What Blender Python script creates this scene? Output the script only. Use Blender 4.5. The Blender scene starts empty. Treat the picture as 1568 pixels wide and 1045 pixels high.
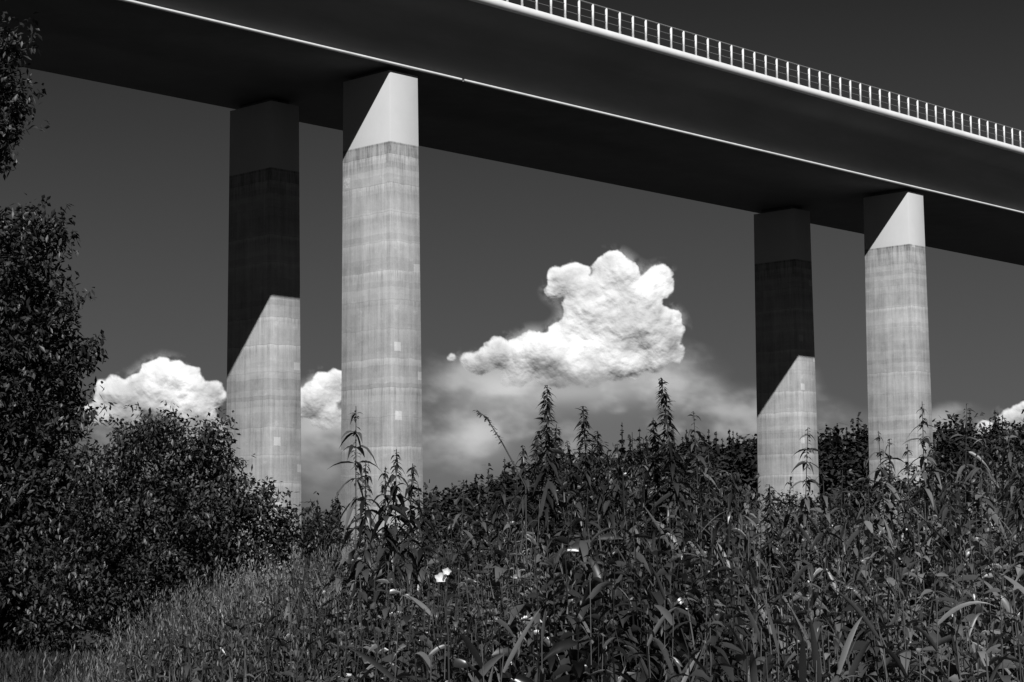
import bpy, math, random
import numpy as np
from mathutils import Matrix, Vector
rng = np.random.default_rng(7); random.seed(7)
scene = bpy.context.scene
scene.view_settings.view_transform='Standard'; scene.view_settings.look='None'; scene.view_settings.exposure=0
E=1.7
# ------------------------------------------------------------- camera
F=3000.0; TH=math.radians(5.9); RHO=0.0103
fw=np.array([0,math.cos(TH),math.sin(TH)]); up0=np.array([0,-math.sin(TH),math.cos(TH)]); rt0=np.array([1.,0,0])
rt=rt0*math.cos(RHO)-up0*math.sin(RHO); up=up0*math.cos(RHO)+rt0*math.sin(RHO)
cd=bpy.data.cameras.new("camera"); cam=bpy.data.objects.new("camera",cd); scene.collection.objects.link(cam)
cd.sensor_width=36; cd.lens=36*F/1568; cd.clip_start=0.1; cd.clip_end=20000
M=Matrix(((rt[0],up[0],-fw[0],0),(rt[1],up[1],-fw[1],0),(rt[2],up[2],-fw[2],E),(0,0,0,1)))
cam.matrix_world=M; scene.camera=cam
def slope(x,y):
    r=F*fw+(x-784.)*rt-(y-522.5)*up
    return r[0]/r[1], r[2]/r[1]
def site(x,y,d):
    u,v=slope(x,y); return np.array([u*d,d,v*d+E])
def px_of_u(u): return 784+np.asarray(u)*2985.
def v_of(x,y):
    dx=np.asarray(x)-784.; dy=np.asarray(y)-522.5
    yp=dy+.0103*dx
    return (308.4-.9947*yp)/(2984+.1028*yp)
# ------------------------------------------------------------- nodes helpers
def newmat(name):
    m=bpy.data.materials.new(name); m.use_nodes=True
    nt=m.node_tree; nt.nodes.clear(); return m,nt
def N(nt,t,**k):
    n=nt.nodes.new(t)
    for a,b in k.items(): setattr(n,a,b)
    return n
def link(nt,a,b): nt.links.new(a,b)
def setin(nt,sock,v):
    if isinstance(v,bpy.types.NodeSocket): nt.links.new(v,sock)
    else: sock.default_value=v
def math_(nt,op,a,b=None,c=None,clamp=False):
    n=N(nt,'ShaderNodeMath',operation=op); n.use_clamp=clamp
    setin(nt,n.inputs[0],a)
    if b is not None: setin(nt,n.inputs[1],b)
    if c is not None: setin(nt,n.inputs[2],c)
    return n.outputs[0]
def vmath(nt,op,a,b=None,c=None):
    n=N(nt,'ShaderNodeVectorMath',operation=op)
    setin(nt,n.inputs[0],a)
    if b is not None: setin(nt,n.inputs[1],b)
    if c is not None: setin(nt,n.inputs[2],c)
    return n.outputs['Value'] if op in('LENGTH','DOT_PRODUCT') else n.outputs[0]
def mrange(nt,v,a,b,c,d,smooth=False):
    n=N(nt,'ShaderNodeMapRange'); n.clamp=True
    if smooth: n.interpolation_type='SMOOTHSTEP'
    for i,x in enumerate((v,a,b,c,d)): setin(nt,n.inputs[i],x)
    return n.outputs[0]
def noise(nt,vec,scale,detail=3,rough=.5,color=False):
    n=N(nt,'ShaderNodeTexNoise'); n.inputs['Scale'].default_value=scale; n.inputs['Detail'].default_value=detail
    n.inputs['Roughness'].default_value=rough
    if vec is not None: link(nt,vec,n.inputs['Vector'])
    return n.outputs['Color'] if color else n.outputs['Fac']
def gray(nt,v):
    n=N(nt,'ShaderNodeCombineColor')
    for i in range(3): link(nt,v,n.inputs[i])
    return n.outputs[0]
# ------------------------------------------------------------- materials
def mat_leaf(name,base,trans=.25,rough=.45,spec=.4,var=1.0):
    m,nt=newmat(name)
    at=N(nt,'ShaderNodeAttribute',attribute_name='shade')
    col=math_(nt,'MULTIPLY',at.outputs['Fac'],base)
    c=gray(nt,col)
    p=N(nt,'ShaderNodeBsdfPrincipled'); link(nt,c,p.inputs['Base Color']); p.inputs['Roughness'].default_value=rough
    p.inputs['Specular IOR Level'].default_value=spec
    o=N(nt,'ShaderNodeOutputMaterial')
    if trans>0:
        t=N(nt,'ShaderNodeBsdfTranslucent'); link(nt,c,t.inputs['Color'])
        mx=N(nt,'ShaderNodeMixShader'); mx.inputs[0].default_value=trans
        link(nt,p.outputs[0],mx.inputs[1]); link(nt,t.outputs[0],mx.inputs[2]); link(nt,mx.outputs[0],o.inputs[0])
    else: link(nt,p.outputs[0],o.inputs[0])
    return m
def mat_plain(name,base,rough=.7,nscale=2.,namp=.15,stretch=(1,1,1)):
    m,nt=newmat(name)
    g=N(nt,'ShaderNodeNewGeometry')
    v=vmath(nt,'MULTIPLY',g.outputs['Position'],stretch)
    n=noise(nt,v,nscale,4,.6)
    f=mrange(nt,n,.25,.75,base*(1-namp),base*(1+namp))
    p=N(nt,'ShaderNodeBsdfPrincipled'); link(nt,gray(nt,f),p.inputs['Base Color']); p.inputs['Roughness'].default_value=rough
    o=N(nt,'ShaderNodeOutputMaterial'); link(nt,p.outputs[0],o.inputs[0]); return m
PHI=math.radians(46.2); A=np.array([math.cos(PHI),math.sin(PHI),0]); B=np.array([-math.sin(PHI),math.cos(PHI),0])
def mat_pier():
    m,nt=newmat('pier_concrete')
    tc=N(nt,'ShaderNodeTexCoord'); pos=tc.outputs['Object']
    sp=N(nt,'ShaderNodeSeparateXYZ'); link(nt,pos,sp.inputs[0]); z=sp.outputs[2]
    rnd=N(nt,'ShaderNodeObjectInfo').outputs['Random']
    zz=math_(nt,'ADD',z,math_(nt,'MULTIPLY',rnd,.7))
    zz=math_(nt,'ADD',zz,math_(nt,'MULTIPLY',math_(nt,'SUBTRACT',noise(nt,pos,1.6,4),.5),.18))
    k=math_(nt,'DIVIDE',zz,1.32); fl=math_(nt,'FLOOR',k); fr=math_(nt,'SUBTRACT',k,fl)
    wn=N(nt,'ShaderNodeTexWhiteNoise',noise_dimensions='1D'); link(nt,math_(nt,'ADD',fl,math_(nt,'MULTIPLY',rnd,37.)),wn.inputs['W'])
    band=mrange(nt,wn.outputs[0],0,1,-.032,.032)
    k2=math_(nt,'DIVIDE',zz,.27); fl2=math_(nt,'FLOOR',k2)
    wn2=N(nt,'ShaderNodeTexWhiteNoise',noise_dimensions='1D'); link(nt,fl2,wn2.inputs['W'])
    band2=mrange(nt,wn2.outputs[0],0,1,-.028,.028)
    js=mrange(nt,wn.outputs[0],.2,.9,.3,1.)
    line=math_(nt,'MULTIPLY',mrange(nt,fr,0,.05,-.06,0,True),js)
    line2=math_(nt,'MULTIPLY',mrange(nt,fr,.80,1.0,0,.09,True),js)
    st=noise(nt,vmath(nt,'MULTIPLY',pos,(3.2,3.2,.10)),1.6,5,.65)
    streak=mrange(nt,st,.3,.75,.045,-.065)
    st2=noise(nt,vmath(nt,'MULTIPLY',pos,(9,9,.5)),1.6,4,.6)
    drip=math_(nt,'MULTIPLY',mrange(nt,st2,.48,.62,0,1),math_(nt,'MULTIPLY',mrange(nt,fr,.4,.95,0,-.11),js))
    cl=noise(nt,pos,1.1,6,.6); cloud=mrange(nt,cl,.3,.7,-.05,.05)
    blot=mrange(nt,noise(nt,vmath(nt,'MULTIPLY',pos,(1,1,2.2)),1.7,5,.65),.60,.72,0,.06)
    gr=noise(nt,pos,14,3,.7); grain=mrange(nt,gr,.3,.7,-.02,.02)
    s=band
    for q in (band2,line,line2,streak,drip,cloud,blot,grain): s=math_(nt,'ADD',s,q)
    ca=vmath(nt,'DOT_PRODUCT',pos,tuple(A)); cbb=vmath(nt,'DOT_PRODUCT',pos,tuple(B))
    cx=N(nt,'ShaderNodeCombineXYZ'); link(nt,ca,cx.inputs[0]); link(nt,cbb,cx.inputs[1]); link(nt,math_(nt,'ADD',z,math_(nt,'MULTIPLY',rnd,50.)),cx.inputs[2])
    vo=N(nt,'ShaderNodeTexVoronoi',distance='CHEBYCHEV'); vo.inputs['Scale'].default_value=.75; link(nt,cx.outputs[0],vo.inputs['Vector'])
    sc_=N(nt,'ShaderNodeSeparateColor'); link(nt,vo.outputs['Color'],sc_.inputs[0])
    size=mrange(nt,sc_.outputs[1],0,1,.07,.17)
    pm=math_(nt,'MULTIPLY',math_(nt,'LESS_THAN',math_(nt,'ADD',vo.outputs['Distance'],math_(nt,'MULTIPLY',grain,.8)),size),math_(nt,'GREATER_THAN',sc_.outputs[0],.45))
    s=math_(nt,'ADD',s,math_(nt,'MULTIPLY',pm,.14))
    top=mrange(nt,z,-5.2,-3.6,0,1); dr=math_(nt,'MULTIPLY',top,mrange(nt,noise(nt,vmath(nt,'MULTIPLY',pos,(6,6,.6)),1.5,4,.6),.42,.62,0,-.12))
    s=math_(nt,'ADD',s,dr)
    rough_v=math_(nt,'MAXIMUM',math_(nt,'ADD',s,.30),.06)
    smooth_v=math_(nt,'ADD',math_(nt,'MULTIPLY',cloud,.25),.44)
    edge=mrange(nt,math_(nt,'ADD',z,math_(nt,'MULTIPLY',grain,.4)),-3.50,-3.46,0,1)
    sd=mrange(nt,math_(nt,'ABSOLUTE',math_(nt,'ADD',z,3.55)),0,.07,-.08,0)
    mix=math_(nt,'ADD',math_(nt,'ADD',math_(nt,'MULTIPLY',rough_v,math_(nt,'SUBTRACT',1.,edge)),math_(nt,'MULTIPLY',smooth_v,edge)),sd)
    p=N(nt,'ShaderNodeBsdfPrincipled'); link(nt,gray(nt,mix),p.inputs['Base Color']); p.inputs['Roughness'].default_value=.85
    bp=N(nt,'ShaderNodeBump'); bp.inputs['Strength'].default_value=.2; bp.inputs['Distance'].default_value=.03
    link(nt,math_(nt,'ADD',math_(nt,'MULTIPLY',st,.5),math_(nt,'ADD',gr,math_(nt,'MULTIPLY',line,6))),bp.inputs['Height']); link(nt,bp.outputs[0],p.inputs['Normal'])
    o=N(nt,'ShaderNodeOutputMaterial'); link(nt,p.outputs[0],o.inputs[0]); return m
M_pier=mat_pier()
M_deck=mat_plain('deck_paint',.19,.6,.5,.22,(.25,.25,1.2))
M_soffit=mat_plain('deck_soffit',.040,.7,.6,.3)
M_fascia=mat_plain('white_parapet',.78,.5,1.2,.08)
M_lip=mat_plain('bottom_flange',.70,.5,1.2,.12)
M_rail=mat_plain('railing_white',.80,.5,1.,.05)
M_wire=mat_plain('railing_grey',.20,.5,1.,.05)
M_bear=mat_plain('bearing_steel',.08,.6,3.,.2)
M_bark=mat_plain('bark',.05,.9,6.,.4,(1,1,.2))
M_treeleaf=mat_leaf('tree_leaf',.026,0,.45,.35)
M_bush=mat_leaf('bush_leaf',.030,0,.45,.38)
M_nettle=mat_leaf('nettle_leaf',.055,.10,.34,.65)
M_reed=mat_leaf('reed_leaf',.115,.2,.40,.55)
M_grass=mat_leaf('meadow_grass_blade',.070,.15,.55,.35)
M_lawn=mat_leaf('short_grass_blade',.040,.1,.6,.3)
M_conifer=mat_leaf('forest_foliage',.018,0,.8,.1)
M_flower=mat_leaf('white_petal',.85,.3,.6,.2)
# ------------------------------------------------------------- mesh helpers
def mk(name,verts,faces,mat,parent=None,shade=None,smooth=False,attrs=None):
    verts=np.asarray(verts,dtype=np.float32); faces=np.asarray(faces,dtype=np.int32)
    me=bpy.data.meshes.new(name); k=faces.shape[1]
    me.vertices.add(len(verts)); me.vertices.foreach_set('co',verts.ravel())
    me.loops.add(faces.size); me.loops.foreach_set('vertex_index',faces.ravel())
    me.polygons.add(len(faces)); me.polygons.foreach_set('loop_start',np.arange(0,faces.size,k,dtype=np.int32))
    if shade is not None:
        a=me.attributes.new('shade','FLOAT','POINT'); a.data.foreach_set('value',np.asarray(shade,dtype=np.float32))
    for q,w in (attrs or {}).items():
        a=me.attributes.new(q,'FLOAT','POINT'); a.data.foreach_set('value',np.asarray(w,dtype=np.float32))
    me.update(); me.validate()
    if smooth: me.polygons.foreach_set('use_smooth',np.ones(len(me.polygons),dtype=bool))
    me.materials.append(mat)
    ob=bpy.data.objects.new(name,me); scene.collection.objects.link(ob)
    if parent: ob.parent=parent
    return ob
class Acc:
    def __init__(s): s.v=[];s.f=[];s.s=[];s.n=0
    def add(s,v,f,sh=None):
        v=np.asarray(v,dtype=float); s.v.append(v); s.f.append(np.asarray(f)+s.n); s.n+=len(v)
        s.s.append(np.ones(len(v)) if sh is None else sh)
    def out(s,name,mat,parent=None,smooth=False):
        return mk(name,np.concatenate(s.v),np.concatenate(s.f),mat,parent,np.concatenate(s.s),smooth)
def nrm(a): return a/np.maximum(np.linalg.norm(a,axis=-1,keepdims=True),1e-9)
def ribbons(base,dirn,L,W,droop,seg=4,roll=None,kind='leaf',fold=.25,shade=None):
    n=len(base); dirn=nrm(dirn); L=np.broadcast_to(L,(n,)); W=np.broadcast_to(W,(n,)); droop=np.broadcast_to(droop,(n,))
    t=np.linspace(0,1,seg+1)
    if kind=='leaf': prof=np.interp(t,[0,.12,.35,.6,.85,1],[.08,.55,1,.8,.3,.02])
    elif kind=='blade': prof=np.interp(t,[0,.2,.6,.85,1],[.55,1,.8,.4,.03])
    else: prof=np.ones(seg+1)*np.interp(t,[0,1],[1,.5])
    g=np.array([0,0,-1.])
    upv=np.tile(np.array([0,0,1.]),(n,1)); vert=np.abs(dirn[:,2])>.93
    a=rng.uniform(0,6.283,n); upv[vert]=np.stack([np.cos(a),np.sin(a),0*a],1)[vert]
    side=nrm(np.cross(dirn,upv)); nor=np.cross(side,dirn)
    if roll is not None:
        c=np.cos(roll)[:,None]; s_=np.sin(roll)[:,None]; side,nor=side*c+nor*s_, nor*c-side*s_
    cen=base[:,None,:]+dirn[:,None,:]*(L[:,None]*t)[:,:,None]+g*((droop*L)[:,None]*t**2)[:,:,None]
    w=(W[:,None]*prof)[:,:,None]*.5
    Lf=cen+side[:,None,:]*w; Rt=cen-side[:,None,:]*w
    if shade is None: shade=np.ones(n)
    if fold:
        Cn=cen-nor[:,None,:]*w*fold*2
        V=np.stack([Lf,Cn,Rt],2).reshape(-1,3); m=3*(seg+1); fs=[]
        for i in range(seg):
            for j in range(2): fs.append([3*i+j,3*i+j+1,3*i+j+4,3*i+j+3])
    else:
        V=np.stack([Lf,Rt],2).reshape(-1,3); m=2*(seg+1); fs=[[2*i,2*i+1,2*i+3,2*i+2] for i in range(seg)]
    fs=np.array(fs); Fc=(fs[None]+(np.arange(n)*m)[:,None,None]).reshape(-1,4)
    return V,Fc,np.repeat(shade,m)
def tube(pts,rad,sides=7):
    pts=np.asarray(pts,float); n=len(pts); V=[]
    for i in range(n):
        d=pts[min(i+1,n-1)]-pts[max(i-1,0)]; d=d/np.linalg.norm(d)
        a=np.cross(d,[.3,1,.1]); a/=np.linalg.norm(a); b=np.cross(d,a)
        for k in range(sides):
            q=2*math.pi*k/sides; V.append(pts[i]+rad[i]*(a*math.cos(q)+b*math.sin(q)))
    Fc=[[i*sides+k,i*sides+(k+1)%sides,(i+1)*sides+(k+1)%sides,(i+1)*sides+k] for i in range(n-1) for k in range(sides)]
    return np.array(V),np.array(Fc)
BOXF=np.array([[0,3,2,1],[4,5,6,7],[0,1,5,4],[1,2,6,5],[2,3,7,6],[3,0,4,7]])
def vnoise(x,y,seed=0):
    xi=np.floor(x).astype(np.int64); yi=np.floor(y).astype(np.int64); fx=x-xi; fy=y-yi
    fx=fx*fx*(3-2*fx); fy=fy*fy*(3-2*fy)
    def h(a,b):
        n=(a*374761393+b*668265263+seed*974634777)&0x7fffffff
        n=((n^(n>>13))*1274126177)&0x7fffffff
        return ((n^(n>>16))&0xffff)/65535.
    return (h(xi,yi)*(1-fx)+h(xi+1,yi)*fx)*(1-fy)+(h(xi,yi+1)*(1-fx)+h(xi+1,yi+1)*fx)*fy
def fbm(x,y,seed=0,o=5,g=.5):
    r=0;a=1;t=0
    for i in range(o):
        c,s_=math.cos(.6*i),math.sin(.6*i)
        r=r+a*vnoise((x*c-y*s_)*2**i+17.3*i,(x*s_+y*c)*2**i-9.1*i,seed+i); t+=a; a*=g
    return r/t
# ------------------------------------------------------------- ground
def sst(a,b,x): t=np.clip((x-a)/(b-a),0,1); return t*t*(3-2*t)
HU=[-.6,-.2,-.1,-.045,.005,.086,.12,.2,.3,.6]; HZ=[-10,-5,-2.0,1.5,7.5,13.,14.,15.5,16.5,20]
def gz(X,Y):
    X=np.asarray(X,float);Y=np.asarray(Y,float)
    u=np.where(Y>60,X/np.maximum(Y,60),0); w=sst(180,440,Y); far=1-sst(900,2500,np.hypot(X,Y))
    z=-2.6*sst(25,80,Y)*(1-w)+w*np.interp(u,HU,HZ)*far
    z=z+.06*np.sin(X*.9+1)*np.cos(Y*.7)*np.exp(-(X**2+Y**2)/3000)
    return z
s=np.linspace(-1,1,221); ax=np.sinh(s*6.2)/np.sinh(6.2)*6000
GX,GY=np.meshgrid(ax,ax+20); GZ=gz(GX,GY)
idx=np.arange(221*221).reshape(221,221)
gf=np.stack([idx[:-1,:-1],idx[:-1,1:],idx[1:,1:],idx[1:,:-1]],-1).reshape(-1,4)
M_ground=mat_plain('ground_grass',.026,.95,.35,.5)
mk('ground',np.stack([GX,GY,GZ],-1).reshape(-1,3),gf,M_ground,smooth=True)
# ------------------------------------------------------------- viaduct
C0=np.array([-5.41,87.,0]); ZS=21.6+E; SL=-.0058; SP=42.8
via=bpy.data.objects.new('viaduct',None); scene.collection.objects.link(via)
def dk(s_,t,z): return C0+A*s_+B*t+np.array([0,0,ZS+SL*s_+z])
def extr(name,prof,s0,s1,mat,n=60):
    ss=np.linspace(s0,s1,n+1); k=len(prof); V=[dk(q,t,z) for q in ss for t,z in prof]
    Fq=[[i*k+j,i*k+(j+1)%k,(i+1)*k+(j+1)%k,(i+1)*k+j] for i in range(n) for j in range(k)]
    return mk(name,V,Fq,mat,via)
S0,S1=-170,430
extr('box_girder_web',[(-.15,.02),(-.15,2.35),(-.55,2.50),(-2.58,2.98),(-2.58,3.25),(14.3,3.25),(14.3,2.98),(12.3,2.5),(11.9,2.35),(11.9,.02)],S0,S1,M_deck)
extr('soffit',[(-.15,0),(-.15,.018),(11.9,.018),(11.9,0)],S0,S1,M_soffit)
extr('flange_near_side',[(-.27,.0),(-.27,.10),(-.155,.10),(-.155,0)],S0,4.35,M_lip)
extr('flange_near_side_2',[(-.27,.0),(-.27,.10),(-.155,.10),(-.155,0)],4.50,S1,M_lip)
extr('parapet_near',[(-2.80,3.0),(-2.80,3.36),(-2.45,3.40),(-2.45,3.255),(-2.585,3.25),(-2.585,3.0)],S0,S1,M_fascia)
extr('parapet_far',[(14.31,3.0),(14.31,3.25),(14.2,3.255),(14.2,3.4),(14.55,3.36),(14.55,3.0)],S0,S1,M_fascia)
def railing(name,t):
    a=Acc(); ss=np.arange(-120,330,1.0)
    for q in ss:
        v=[dk(q+x,t+y,z) for z in(3.38,4.50) for x,y in((-.045,-.045),(.045,-.045),(.045,.045),(-.045,.045))]; a.add(v,BOXF)
    a.out(name+'_posts',M_rail,via)
    for i,(h,r) in enumerate(((4.52,.026),(4.15,.010),(3.8,.010))):
        extr(name+'_rail_%d'%i,[(t-r,h-r),(t-r,h+r),(t+r,h+r),(t+r,h-r)],-120,330,M_wire,60)
railing('railing_near',-2.62); railing('railing_far',14.4)
w1,w2=1.78,3.23
pn=0
def taper(z): return 1+.10*(-z)/24.
for i in range(-2,8):
    for row,t0 in enumerate((0,8.45)):
        pn+=1
        s0=i*SP; base=C0+A*(s0+w1/2)+B*(t0+w2/2); base[2]=ZS+SL*s0
        gb=float(gz(base[0],base[1]))-1.0; hb=gb-base[2]
        zs=[-.22,hb]; V=[]
        ch=.05
        for z in zs:
            k=taper(z); a_,b_=w1/2*k,w2/2*k
            for x,y in((-a_+ch,-b_),(a_-ch,-b_),(a_,-b_+ch),(a_,b_-ch),(a_-ch,b_),(-a_+ch,b_),(-a_,b_-ch),(-a_,-b_+ch)):
                V.append(A*x+B*y+np.array([0,0,z]))
        Fq=[[j,8+j,8+(j+1)%8,(j+1)%8] for j in range(8)]
        caps=[[0,1,2,3],[0,3,4,7],[4,5,6,7]]
        ob=mk('pier_%d'%pn,V,Fq+caps,M_pier,via); ob.location=base
        for bx in(-.35,.35):
            v=[A*(bx+x)+B*y+base+np.array([0,0,z]) for z in(-.225,.0) for x,y in((-.22,-1.2),(.22,-1.2),(.22,1.2),(-.22,1.2))]
            mk('bearing',v,BOXF,M_bear,via)
# ------------------------------------------------------------- leaf crowns
def crown(name,circles,d,mat_l,leafL=.09,dens=1.0,trunks=None,depth=1.0,subr=.30,shade_rng=(.3,1.9),per=34):
    root=bpy.data.objects.new(name,None); scene.collection.objects.link(root)
    P=[];SH=[]
    for (x,y,r) in circles:
        c=site(x,y,d); R=r/F*d
        ns=int(max(5,70*dens*R**2.2))
        q=nrm(rng.normal(size=(ns,3)))*(rng.uniform(0,1,(ns,1))**(1/3.2)); q[:,1]*=depth
        sc=c+q*R; sr=subr*rng.uniform(.5,1.2,ns); ssh=rng.uniform(*shade_rng,ns)
        pts=(sc[:,None,:]+nrm(rng.normal(size=(ns,per,3)))*(rng.uniform(.1,1,(ns,per,1))**.6)*sr[:,None,None]).reshape(-1,3)
        P.append(pts); SH.append(np.repeat(ssh,per)*rng.uniform(.5,1.5,ns*per))
        nt_=int(14*R*dens)+2
        td=nrm(rng.normal(size=(nt_,3))); td[:,2]=np.abs(td[:,2])*.8; td=nrm(td)
        for k in range(nt_):
            st=c+td[k]*R*.85; ln=rng.uniform(.25,.7)*min(1,R+.3); m=int(ln*32)
            P.append(st+td[k]*np.linspace(0,ln,m)[:,None]+rng.normal(size=(m,3))*.05); SH.append(rng.uniform(.8,1.5,m))
    P=np.concatenate(P);SH=np.concatenate(SH)
    keep=P[:,2]>gz(P[:,0],P[:,1])+.02; P=P[keep];SH=SH[keep]; n=len(P)
    dr=nrm(rng.normal(size=(n,3))+np.array([0,-.2,-.2]))
    V,Fc,S=ribbons(P,dr,leafL*rng.uniform(.7,1.3,n),leafL*.6*rng.uniform(.8,1.2,n),.25,2,rng.uniform(-.9,.9,n),'leaf',.2,SH)
    mk('foliage',V,Fc,mat_l,root,S)
    a=Acc()
    if trunks:
        for (x0,x1,ytop,rad) in trunks:
            b=site(x0,900,d); b[2]=gz(b[0],b[1])-.3; t=site(x1,ytop,d)
            pts=[b+(t-b)*q+np.array([.15*math.sin(5*q+x0),.1*math.sin(4*q),0])*(q) for q in np.linspace(0,1,8)]
            v,f=tube(pts,np.linspace(rad,.03,8)); a.add(v,f)
            for (x,y,r) in circles:
                c=site(x,y,d); q=min(.95,max(.12,(c[2]-b[2])/(t[2]-b[2]+1e-6)*.75)); p0=b+(t-b)*q
                mid=(p0+c)/2+np.array([0,0,-.15]); v,f=tube([p0,mid,c],[rad*.35,rad*.2,.01],5); a.add(v,f)
        a.out('trunk_and_limbs',M_bark,root)
    return root,n
tot=0
_,n=crown('broadleaf_tree',[(-45,95,78),(-30,165,72),(-40,215,55),(-10,235,30),(5,200,36),(18,150,28),(22,85,26),(-5,50,26),(-110,200,110),(-140,420,120),(-120,0,120),(-190,120,120)],37,M_treeleaf,.13,1.05,[(-230,-110,60,.22)]); tot+=n
_,n=crown('broadleaf_tree',[(62,342,30),(45,372,42),(85,368,22),(20,420,72),(68,440,38),(60,500,58),(124,548,24),(95,560,42),(25,560,90),(60,650,78),(20,720,110),(85,740,60),(40,840,110),(60,920,80),(-60,480,100),(-80,620,110),(-90,780,130),(0,930,90),(10,345,22),(108,640,22),(98,600,32),(90,480,18)],35.5,M_treeleaf,.13,1.1,[(20,50,420,.2),(-60,-20,480,.16)]); tot+=n
_,n=crown('hawthorn_bush',[(225,700,66),(205,665,32),(275,678,46),(300,690,40),(328,662,24),(310,740,62),(345,720,28),(200,780,90),(160,740,60),(120,860,80),(180,880,75),(270,830,90),(350,800,66),(250,900,75),(330,880,60),(400,800,46),(385,760,26),(437,805,38),(420,850,46),(465,815,20),(160,940,45),(290,940,45),(100,950,50)],33.5,M_bush,.10,1.2,[(200,210,700,.10),(280,300,700,.09),(370,400,790,.07)]); tot+=n
_,n=crown('shrub',[(840,740,35),(880,732,40),(925,736,38),(965,742,34),(1000,735,30),(1050,732,34),(1090,742,30),(1120,755,25),(1000,765,50),(900,765,50),(1080,775,45),(1145,775,30)],40,M_bush,.13,.55,[(960,960,740,.08)]); tot+=n
_,n=crown('shrub',[(1195,785,26),(1225,775,24),(1245,790,24),(1210,800,30),(1290,790,30),(1260,810,35)],60,M_bush,.15,.45,[(1220,1222,790,.06)],shade_rng=(.8,1.8)); tot+=n
_,n=crown('shrub',[(1330,770,45),(1400,760,45),(1470,740,50),(1530,720,55),(1580,705,55),(1440,775,50),(1520,770,50)],55,M_bush,.17,.4,[(1450,1460,740,.08)]); tot+=n
_,n=crown('shrub',[(480,810,22),(505,822,22),(560,832,24),(640,815,22),(680,812,26),(720,808,30),(770,795,32),(600,835,26)],52,M_bush,.15,.5,[(660,660,800,.06)]); tot+=n
# ------------------------------------------------------------- distant mixed forest
a=Acc(); nT=2700
Yt=rng.uniform(300,600,nT); ut=rng.uniform(-.42,.42,nT); Xt=ut*Yt; Zt=gz(Xt,Yt)
for i in range(nT):
    fz=vnoise(np.array(Xt[i]/28.),np.array(Yt[i]/60.),55)
    h=rng.uniform(9,14.5)*(.82+.36*fz)*(1.2 if rng.random()<.12 else 1)*(1 if Yt[i]>430 else .72)
    if rng.random()<.30+.5*fz:   # spruce
        r=h*rng.uniform(.14,.22); lay=10; per=7; k=lay*per
        lv=np.repeat(np.linspace(.10,.96,lay),per)+rng.normal(size=k)*.015
        ang=rng.uniform(0,6.283,k); rr=r*(1-lv)**.85*rng.uniform(.7,1.35,k)+.15
        dr=np.stack([np.cos(ang),np.sin(ang),np.full(k,.05)],1)
        bs=np.tile([Xt[i],Yt[i],Zt[i]],(k,1)); bs[:,2]+=lv*h
        v,f,s_=ribbons(bs,dr,rr,rr*.9+.35,.5,2,None,'leaf',.35,np.full(k,rng.uniform(.5,1.9)))
        a.add(v,f,s_)
        v,f,s_=ribbons(np.array([[Xt[i],Yt[i],Zt[i]]]*2),np.array([[0.001,0,1.],[0,.001,1.]]),np.array([h,h]),np.array([.8,.8]),0,3,np.array([0,1.57]),'blade',0,np.ones(2)); a.add(v,f,s_)
    else:                        # rounded broadleaf crown
        h*=.93; R=h*rng.uniform(.24,.36); k=90
        q=nrm(rng.normal(size=(k,3)))*(rng.uniform(0,1,(k,1))**.35); q[:,2]*=1.25
        bs=q*R*(1+.25*np.sin(q[:,:1]*5+i))+np.array([Xt[i],Yt[i],Zt[i]+h-R*1.2])
        v,f,s_=ribbons(bs,rng.normal(size=(k,3)),1.1,.9,.2,1,None,'x',0,rng.uniform(.6,2.2)*rng.uniform(.7,1.3,k)); a.add(v,f,s_)
        v,f=tube([[Xt[i],Yt[i],Zt[i]],[Xt[i],Yt[i],Zt[i]+h*.6]],[.25,.1],4); a.add(v,f)
a.out('distant_forest',M_conifer)
# ------------------------------------------------------------- foreground vegetation
PX=[-100,60,150,230,330,440,520,600,680,760,820,900,1000,1060,1130,1180,1250,1300,1400,1480,1568,1750]
PY=[1070,1055,1020,945,885,854,852,825,828,795,732,704,715,716,762,802,795,788,750,713,697,685]
def topz(X,Y,y0=1010,d0=6.3,d1=12.,pw=.75,jit=18,off=0):
    x=px_of_u(X/Y); p=np.interp(x,PX,PY)+off+55*(vnoise(X*1.6+40,Y*1.2,5)-.42); w=np.clip((Y-d0)/(d1-d0),0,1)**pw
    ypx=y0*(1-w)+p*w+rng.normal(size=X.shape)*jit
    ypx=np.maximum(ypx,p-6+rng.normal(size=X.shape)*9)
    return E+Y*v_of(x,ypx)
def scatter(n,x0,x1,d0,d1):
    Y=np.sqrt(rng.uniform(d0**2,d1**2,n)); x=rng.uniform(x0,x1,n); return (x-784)/2985*Y,Y
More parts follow.
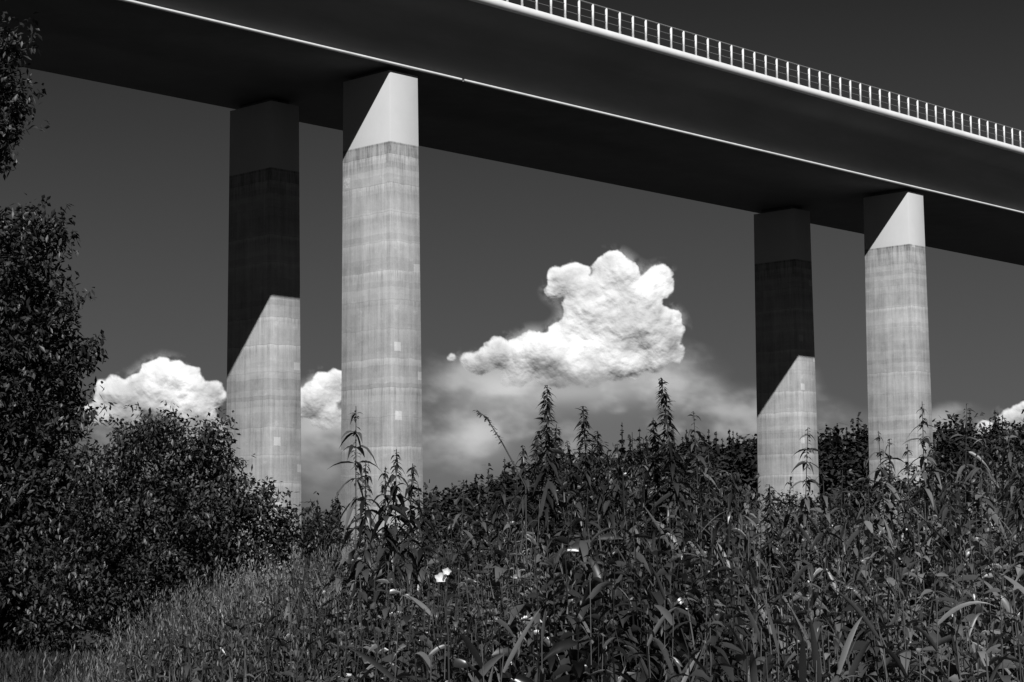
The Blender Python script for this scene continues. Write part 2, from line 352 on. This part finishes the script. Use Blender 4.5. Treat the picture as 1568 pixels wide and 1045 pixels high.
def stalk(acc,x,y,h0,ztop,lmax,spacing,shade,lean=None,wratio=.3,spike=False,nstart=.3,perl=2,seg=4,taperL=.25,eltop=1.0,stemr=.006,buds=5,budL=.04,drp=(.35,1.1)):
    if lean is None: lean=rng.normal(size=2)*.06
    H=ztop-h0; st=np.array([x-lean[0]*H,y-lean[1]*H,h0]); 
    def P(t): return st+np.stack([lean[0]*H*t**1.6,lean[1]*H*t**1.6,H*t],-1)
    n=max(4,int(H*(1-nstart)/spacing)); t=np.linspace(nstart,.985,n)+rng.normal(size=n)*.1*spacing/H; c=P(t)
    ang=(np.arange(n)%2)*1.57+rng.uniform(0,6.28)+rng.normal(size=n)*.35
    f=np.interp((1-t)*H,[0,.08,taperL,.6],[.3,.55,.9,1.0])
    for k in range(perl):
        an=ang+k*2*math.pi/perl+rng.normal(size=n)*.3
        el=np.interp((1-t)*H,[0,.15,.5],[eltop,.45,.05])+rng.normal(size=n)*.3
        d=np.stack([np.cos(an)*np.cos(el),np.sin(an)*np.cos(el),np.sin(el)],1)
        v,fa,s_=ribbons(c,d,lmax*f*rng.uniform(.6,1.3,n),lmax*f*wratio,rng.uniform(*drp,n),seg,rng.normal(size=n)*.5,'leaf',.22,shade*rng.uniform(.3,1.9,n))
        acc.add(v,fa,s_)
    if spike:
        m=n*buds; tt=np.repeat(t,buds)+rng.normal(size=m)*.010; cc=P(np.clip(tt,0,1)); an=rng.uniform(0,6.28,m)
        d=np.stack([np.cos(an),np.sin(an),rng.uniform(-.5,.4,m)],1); ff=np.interp((1-tt)*H,[0,.1,.45,.6],[.5,1,1,0.05])
        v,fa,s_=ribbons(cc,d,budL*ff,.016,.5,2,None,'leaf',.2,shade*rng.uniform(.8,1.5,m)); acc.add(v,fa,s_)
    sg=6; tt=np.linspace(0,1,sg+1); c=P(tt)
    v,f_=tube(c,np.linspace(stemr,.0022,sg+1),5); acc.add(v,f_,np.full(len(v),shade*.8))
def patchiness(X,Y): return .18+1.65*sst(.15,.85,.6*vnoise(X*.9+9,Y*.8+3,11)+.4*vnoise(X*2.3,Y*1.9,12))
a=Acc(); X,Y=scatter(720,500,1680,6.3,14.5); Z=topz(X,Y); G=gz(X,Y)
xs=px_of_u(X/Y); pt=patchiness(X,Y)
for i in range(len(X)):
    if Z[i]-G[i]<.5: continue
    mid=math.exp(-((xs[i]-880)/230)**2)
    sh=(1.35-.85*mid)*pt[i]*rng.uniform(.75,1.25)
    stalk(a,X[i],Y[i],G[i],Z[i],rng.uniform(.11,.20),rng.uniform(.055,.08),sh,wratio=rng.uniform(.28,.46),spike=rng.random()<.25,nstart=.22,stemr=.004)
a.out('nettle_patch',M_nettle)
a=Acc(); X,Y=scatter(760,170,820,7.5,15); Z=topz(X,Y,jit=16)-.03; G=gz(X,Y); pt=patchiness(X,Y)
for i in range(len(X)):
    if Z[i]-G[i]<.4: continue
    stalk(a,X[i],Y[i],G[i],Z[i],rng.uniform(.07,.13),.055,rng.uniform(.7,1.7)*(.2+.75*pt[i]),wratio=rng.uniform(.25,.45),seg=3,stemr=.003)
a.out('willowherb_patch',M_nettle)
# reeds
a=Acc(); X,Y=scatter(430,600,1680,6.2,13.5); keep=rng.random(len(X))<np.interp(px_of_u(X/Y),[600,800,1000,1300,1568],[.15,.3,.75,1.0,.9])*np.clip(patchiness(Y,X)*1.3-.2,0,1.2); X=X[keep];Y=Y[keep]; Z=topz(X,Y,jit=22)+.02; G=gz(X,Y)
for i in range(len(X)):
    H=Z[i]-G[i]
    if H<.6: continue
    n=8; t=np.linspace(.35,.98,n); ln=rng.normal(size=2)*.06
    base=np.stack([X[i]+ln[0]*H*(t-1),Y[i]+ln[1]*H*(t-1),G[i]+H*t],1); an=rng.uniform(0,6.28)+np.arange(n)*math.pi+rng.normal(size=n)*.5; el=rng.uniform(.75,1.25,n)
    d=np.stack([np.cos(an)*np.cos(el),np.sin(an)*np.cos(el),np.sin(el)],1)
    L=rng.uniform(.28,.55,n)*np.interp(t,[.35,.98],[1,.6]); base[:,2]-=L*.35
    v,f,s_=ribbons(base,d,L,rng.uniform(.016,.030,n),rng.uniform(.1,.85,n),7,rng.normal(size=n)*.8,'blade',.18,rng.uniform(.3,1.6,n)); a.add(v,f,s_)
    v,f=tube([[X[i]-ln[0]*H,Y[i]-ln[1]*H,G[i]],[X[i],Y[i],Z[i]-.05]],[.004,.002],4); a.add(v,f)
a.out('reed_grass',M_reed)
def grass(name,n,x0,x1,d0,d1,Lr,y0=1010,dd=12.,hmin=.25,shr=(.5,1.5),short=False,off=0,mat=None):
    X,Y=scatter(n,x0,x1,d0,d1)
    kk=rng.random(n)<np.clip(vnoise(X*2.3,Y*1.7,3)*2-.35,0.03,1) if not short else np.ones(n,bool); X=X[kk];Y=Y[kk]; n=len(X); G=gz(X,Y); pt=.2+.85*patchiness(X*1.7,Y*1.4)
    if short: L=rng.uniform(*Lr,n); Z=G+L
    else:
        Z=topz(X,Y,y0,d0,dd,jit=16,off=off); k=(Z-G)>hmin; X=X[k];Y=Y[k];G=G[k];Z=Z[k];pt=pt[k]; n=len(X); L=rng.uniform(*Lr,n)
    b=np.stack([X,Y,np.maximum(G,Z-L)],1)
    d=np.stack([rng.normal(size=n)*.4,rng.normal(size=n)*.4,np.ones(n)],1)
    v,f,s_=ribbons(b,d,L*1.05,rng.uniform(.005,.014,n)*np.clip(Y/12,1,3),rng.uniform(0,.8,n),4,None,'blade',0,pt*rng.uniform(*shr,n))
    ac=Acc(); ac.add(v,f,s_)
    if not short:
        m=n//9; j=rng.choice(n,m,replace=False); q=9
        hb=np.repeat(b[j]+d[j]/np.linalg.norm(d[j],axis=1,keepdims=True)*(L[j,None]*1.0),q,axis=0)
        hb[:,2]+=np.tile(np.linspace(-.08,.09,q),m); hb[:,:2]+=rng.normal(size=(m*q,2))*.006
        v,f,s_=ribbons(hb,np.stack([rng.normal(size=m*q)*.5,rng.normal(size=m*q)*.5,np.ones(m*q)],1),.032,.007,0,2,None,'leaf',0,rng.uniform(1.0,2.8,m*q)); ac.add(v,f,s_)
    return ac.out(name,mat or M_grass)
grass('meadow_grass',10000,120,560,8,17,(.25,.55),shr=(.25,2.0))
grass('meadow_grass',1800,560,1650,6.5,14,(.25,.5),shr=(.4,1.3),off=10)
grass('short_grass',32000,-120,600,17,45,(.10,.28),shr=(.1,1.0),short=True,mat=M_lawn)
tall=[(545,622,10.5,'L',1.5),(560,705,9.8,'N',.6),(607,688,10.2,'N',.45),(590,715,9.5,'N',.5),(632,710,9.9,'N',.45),(838,590,11,'S',.45),(852,650,11.2,'S',.45),(893,622,11.3,'S',.45),(1012,578,11.2,'S',.5),(1000,640,11.6,'S',.5),(968,662,12,'L',.9),(1062,630,12.5,'L',1.3),
(1237,655,11.2,'L',1.6),(1345,660,11.5,'L',1.6),(1412,615,11,'L',1.7),(1480,618,12.5,'L',1.2),(1538,640,12,'L',1.3),(1362,672,12,'L',1.5),(1178,742,10,'S',.7),(710,735,12,'L',1.2),(800,682,11.5,'N',.5),(930,690,11,'N',.5),(1290,720,11,'L',1.),(640,742,10.5,'N',.6),(1455,700,10,'N',1.),(1560,690,9.5,'N',1.),(868,675,11,'N',.45),(1030,690,11.5,'N',.5),
(825,660,11.6,'S',.5),(915,660,11.8,'S',.5),(945,680,11.5,'N',.5),(985,672,12,'L',.7),(1085,690,12,'L',1.),(1120,720,11.5,'N',.8),(1210,730,11,'L',1.2),(1260,725,10.5,'L',1.2),(1325,700,11.5,'L',1.2),(1390,680,11.5,'L',1.3),(1430,670,12,'L',1.2),(1505,665,12,'L',1.1),(1550,655,12,'L',1.1),(770,720,11.8,'N',.5),(735,745,11.5,'L',1.),(520,770,10.5,'L',1.2)]
for (x,y,d,kd,sh) in tall:
    a=Acc(); p=site(x,y,d); g=float(gz(p[0],p[1])); ln=rng.normal(size=2)*.035
    if kd=='L': stalk(a,p[0],p[1],g,p[2],rng.uniform(.12,.15),.085,sh,lean=ln,wratio=.27,spike=True,nstart=.25,perl=4,taperL=.18,eltop=.5,buds=9,budL=.035,stemr=.007,drp=(.5,1.3))
    elif kd=='S': stalk(a,p[0],p[1],g,p[2],.14,.055,sh,lean=ln,wratio=.30,spike=True,nstart=.2,perl=3,taperL=.45,eltop=.3,buds=22,budL=.055)
    else: stalk(a,p[0],p[1],g,p[2],.115,.05,sh,lean=ln,wratio=.40,spike=True,nstart=.2,perl=3,taperL=.2,eltop=.3,buds=10,drp=(.7,1.6))
    a.out('tall_nettle_plant',M_nettle)
a=Acc(); p0=site(805,745,11); p1=site(770,680,11); p2=site(745,640,11); p3=site(730,628,11)
g0=p0.copy(); g0[2]=0
v,f=tube([g0,p0,p1,p2,p3],[.006,.005,.004,.003,.002],5); a.add(v,f)
for q0,q1 in((p1,p2),(p2,p3)):
    tt=np.linspace(0,1,30)[:,None]; c=q1*(tt)+q0*(1-tt); dd=np.stack([rng.normal(size=30),rng.normal(size=30),rng.uniform(-.6,.2,30)],1)
    v,f,s_=ribbons(c,dd,.03,.014,.2,2,None,'leaf',.1,np.ones(30)*1.3); a.add(v,f,s_)
a.out('arching_seed_stem',M_nettle)
c=site(675,880,6.4); a=Acc()
for k,(ox,oz) in enumerate(((0,0),(.020,.020))):
    cc=c+np.array([ox,-.02*k,oz-.01])
    V=[cc+np.array([0,.02,-.008])]; nA=14
    for i in range(nA):
        an=2*math.pi*i/nA; r=(.019-.005*k)*(1+.18*math.sin(5*an+k)); V.append(cc+np.array([r*math.cos(an),-.006*math.cos(an*2),r*math.sin(an)*.8]))
    a.add(V,[[0,1+i,1+(i+1)%nA,0] for i in range(nA)])
V=np.concatenate(a.v); fa=np.concatenate(a.f)[:,:3]
fl=mk('bindweed_flower',V,fa,M_flower,None,np.ones(len(V)))
v,f=tube([c+np.array([0,.03,-.01]),c+np.array([.02,.08,-.2]),c+np.array([.03,.1,-1.2])],[.003,.003,.003],5)
mk('stem',v,f,M_nettle,fl,np.ones(len(v)))
# ------------------------------------------------------------- clouds: soft relief 3 km away, lit by the sun
DC=3000.; PXM=DC/F
def mat_cloud(name,albedo):
    m,nt=newmat(name)
    at=N(nt,'ShaderNodeAttribute',attribute_name='cover'); sh=N(nt,'ShaderNodeAttribute',attribute_name='shade')
    d=N(nt,'ShaderNodeBsdfDiffuse'); link(nt,gray(nt,math_(nt,'MULTIPLY',sh.outputs['Fac'],albedo)),d.inputs['Color'])
    t=N(nt,'ShaderNodeBsdfTransparent'); mx=N(nt,'ShaderNodeMixShader'); link(nt,at.outputs['Fac'],mx.inputs[0])
    link(nt,t.outputs[0],mx.inputs[1]); link(nt,d.outputs[0],mx.inputs[2])
    o=N(nt,'ShaderNodeOutputMaterial'); link(nt,mx.outputs[0],o.inputs[0]); return m
M_cloud=mat_cloud('cloud_vapour',.70); M_bank=mat_cloud('cloud_haze',.66)
cum=[(872,430,30),(850,445,16),(895,455,34),(945,424,36),(925,412,18),(962,410,16),(1010,425,22),(1002,440,26),(915,480,50),(970,490,56),(1018,500,30),(1034,542,16),(1002,545,32),(945,548,44),(890,552,46),(865,520,30),(735,556,22),(765,545,26),(795,548,30),(828,540,36),(860,560,42),(790,570,26),(692,548,7),(716,550,12),
(250,583,36),(222,596,32),(288,592,30),(178,612,34),(325,604,22),(150,640,28),(245,630,40),(200,640,40),(300,635,34),(495,598,26),(470,620,26),(520,590,26),(500,640,24),(1545,648,20),(1510,660,16),(1575,634,22)]
def blur(a,s):
    if s<=0: return a
    r=int(3*s)+1; k=np.exp(-.5*(np.arange(-r,r+1)/s)**2); k/=k.sum()
    a=np.apply_along_axis(lambda q:np.convolve(np.pad(q,r,mode='edge'),k,'valid'),0,a)
    return np.apply_along_axis(lambda q:np.convolve(np.pad(q,r,mode='edge'),k,'valid'),1,a)
def cloud_patch(name,x0,x1,y0,y1,base,root,step=1.0,soft=38):
    xs=np.arange(x0,x1,step); ys=np.arange(y0,y1,step); XX,YY=np.meshgrid(xs,ys)
    Hh=np.full(XX.shape,-60.)
    def splat(x,y,z,r):
        i0=max(0,int((x-r-x0)/step)); i1=min(len(xs),int((x+r-x0)/step)+2); j0=max(0,int((y-r-y0)/step)); j1=min(len(ys),int((y+r-y0)/step)+2)
        if i1<=i0 or j1<=j0: return
        d2=r*r-(XX[j0:j1,i0:i1]-x)**2-(YY[j0:j1,i0:i1]-y)**2
        h=np.where(d2>0,z+np.sqrt(np.maximum(d2,0)),-60.); Hh[j0:j1,i0:i1]=np.maximum(Hh[j0:j1,i0:i1],h)
    for (x,y,r) in cum:
        if not(x0-40<x<x1+40 and y0-40<y<y1+40): continue
        R=r*.84; splat(x,y,0,R)
        for k in range(26):
            d=nrm(rng.normal(size=3)); 
            if d[2]<-.2: d[2]*=-1
            if d[1]>.75: continue
            r1=R*rng.uniform(.22,.46); c=np.array([x,y,0])+d*R*.92; splat(*c,r1)
            for q in range(10):
                e=nrm(rng.normal(size=3)); r2=r1*rng.uniform(.2,.48)
                if e[2]<-.3: e[2]*=-1
                c2=c+e*r1*.95; splat(*c2,r2)
    mask=(Hh>-59).astype(float)
    n1=fbm(XX/16,YY/16,3,5,.66); n2=fbm(XX/60,YY/60,8,4); n3=fbm(XX/40,YY/40,18,5,.55)
    inside=np.where(mask>0,Hh,-4.)
    rel=blur(inside,2.0)*.09+blur(inside,5.)*.18+blur(inside,15.)*.38
    rel=rel*.70+(n1-.5)*4+(n2-.5)*24
    am=blur(mask,1.8); a5=blur(mask,6.); aw=blur(mask,10.0)
    lo=1-sst(base-soft,base+26,YY+(n2-.5)*80+(n1-.5)*30)
    upf=1-.55*sst(base-150,base-30,YY)         # flanks get softer towards the base
    core=np.clip((am*.45+a5*.55-.32-.85*(n1-.5))*(1.1+1.3*upf),0,1)
    core=core*core*(3-2*core)
    veil=np.clip(aw*1.5-.1,0,1)*sst(.52,.72,n3+.25*(n1-.5))*.40
    alpha=np.clip(np.maximum(core*lo,veil*(.3+.7*lo)),0,1)
    bx=np.minimum.reduce([(XX-x0),(x1-XX),(YY-y0),(y1-YY)])/12.; alpha*=np.clip(bx,0,1)
    r=F*fw[None,None]+(XX-784.)[...,None]*rt-(YY-522.5)[...,None]*up
    d=DC-rel*PXM
    V=r/r[...,1:2]*d[...,None]; V[...,2]+=E
    dens=sst(.55,1.,blur(mask,8.))
    sh=np.clip(.93+.95*(n3-.5)*dens-.08*dens-.20*sst(base-90,base+5,YY),0,1.2)
    id_=np.arange(XX.size).reshape(XX.shape)
    fq=np.stack([id_[:-1,:-1],id_[1:,:-1],id_[1:,1:],id_[:-1,1:]],-1).reshape(-1,4)
    af=alpha.ravel(); fq=fq[af[fq].max(1)>.004]
    used=np.unique(fq); mp=np.zeros(XX.size,int); mp[used]=np.arange(len(used))
    mk(name,V.reshape(-1,3)[used],mp[fq],M_cloud,root,sh.ravel()[used],True,{'cover':af[used]})
clouds=bpy.data.objects.new('cumulus_clouds',None); scene.collection.objects.link(clouds)
cloud_patch('cumulus_tower',640,1095,360,660,590,clouds)
cloud_patch('cumulus_heads',100,570,520,720,662,clouds)
cloud_patch('cumulus_edge',1460,1640,595,710,680,clouds)
x0,x1,y0,y1=60,1720,480,830
XX,YY=np.meshgrid(np.arange(x0,x1,3.),np.arange(y0,y1,3.))
wx=(fbm(XX/110,YY/80,21,4)-.5)*120; wy=(fbm(XX/110,YY/80,31,4)-.5)*60
fld=np.full(XX.shape,-2.)
for (x,y,rx,ry) in [(790,645,185,110),(900,630,180,110),(1020,635,165,95),(740,710,140,75),(880,710,180,80),(1092,594,50,32),(490,680,80,85),(250,690,160,55),(1180,655,120,62),(1255,575,22,30),(1500,675,150,50),(560,740,140,80),(1050,710,160,60),(1300,660,80,40)]:
    fld=np.maximum(fld,1-np.sqrt(((XX+wx-x)/rx)**2+((YY+wy-y)/ry)**2))
n1=fbm(XX/80,YY/48,41,6,.52); n3=fbm(XX/130,YY/60,77,5,.5)
al=sst(-.18,.36,blur(fld,5)+(n1-.5)*.6)*.92
bx=np.minimum.reduce([(XX-x0)/60,(x1-XX)/60,(YY-y0)/20.,(y1-YY)/30.]); al*=np.clip(bx,0,1)
sh=.18+.34*sst(.42,.66,n3*.55+n1*.45)*np.clip((780-YY)/120,0,1)
for (x,y,rx,ry,am_) in [(735,680,50,28,.24),(760,615,90,36,.16),(1092,592,32,16,.12),(880,600,110,24,.30),(490,650,40,30,.14),(980,580,70,20,.2)]:
    sh+=am_*np.exp(-((XX+wx*.5-x)/rx)**2-((YY+wy*.5-y)/ry)**2)
r=F*fw[None,None]+(XX-784.)[...,None]*rt-(YY-522.5)[...,None]*up
V=r/r[...,1:2]*(DC*1.15); V[...,2]+=E
id_=np.arange(XX.size).reshape(XX.shape); fq=np.stack([id_[:-1,:-1],id_[1:,:-1],id_[1:,1:],id_[:-1,1:]],-1).reshape(-1,4)
mk('cloud_bank',V.reshape(-1,3),fq,M_bank,clouds,sh.ravel(),True,{'cover':al.ravel()})
# ------------------------------------------------------------- sun
hx,hy=.06,-1.; hl=math.hypot(hx,hy); hx/=hl; hy/=hl
tan_e=1.13*(hx*(-B[0])+hy*(-B[1])); el=math.atan(tan_e)
sd=bpy.data.lights.new('sun','SUN'); sd.energy=5.0; sd.angle=math.radians(.5); sd.color=(1,1,1)
so=bpy.data.objects.new('sun',sd); scene.collection.objects.link(so)
to=Vector((hx*math.cos(el),hy*math.cos(el),math.sin(el))); so.rotation_euler=to.to_track_quat('Z','Y').to_euler(); so.location=(0,0,50)
# ------------------------------------------------------------- world
W=bpy.data.worlds.new('World'); scene.world=W; W.use_nodes=True; nt=W.node_tree; nt.nodes.clear()
tc=N(nt,'ShaderNodeTexCoord'); g=tc.outputs['Generated']
sp=N(nt,'ShaderNodeSeparateXYZ'); link(nt,g,sp.inputs[0])
st=N(nt,'ShaderNodeTexSky',sky_type='NISHITA'); st.sun_disc=False; st.sun_elevation=el; st.sun_rotation=math.atan2(hx,hy)%(2*math.pi)
sc=N(nt,'ShaderNodeSeparateColor'); link(nt,st.outputs[0],sc.inputs[0])
red=sc.outputs[0]   # deep-red filter of black-and-white film
elv=mrange(nt,sp.outputs[2],0,.40,0,1)
cr=N(nt,'ShaderNodeValToRGB'); link(nt,elv,cr.inputs[0]); e=cr.color_ramp
vals=[(0,.125),(.17,.096),(.38,.064),(.53,.042),(.66,.026),(.78,.015),(1,.004)]
while len(e.elements)<len(vals): e.elements.new(.5)
for el_,(p_,c_) in zip(e.elements,vals): el_.position=p_; el_.color=(c_,c_,c_,1)
sky=math_(nt,'MULTIPLY',math_(nt,'ADD',math_(nt,'MULTIPLY',red,.02),.90),cr.outputs[0])
bg=N(nt,'ShaderNodeBackground'); link(nt,gray(nt,math_(nt,'MULTIPLY',sky,10.)),bg.inputs[0]); bg.inputs[1].default_value=.1
o=N(nt,'ShaderNodeOutputWorld'); link(nt,bg.outputs[0],o.inputs[0])
print('LEAVES',tot,'sun elev',math.degrees(el))
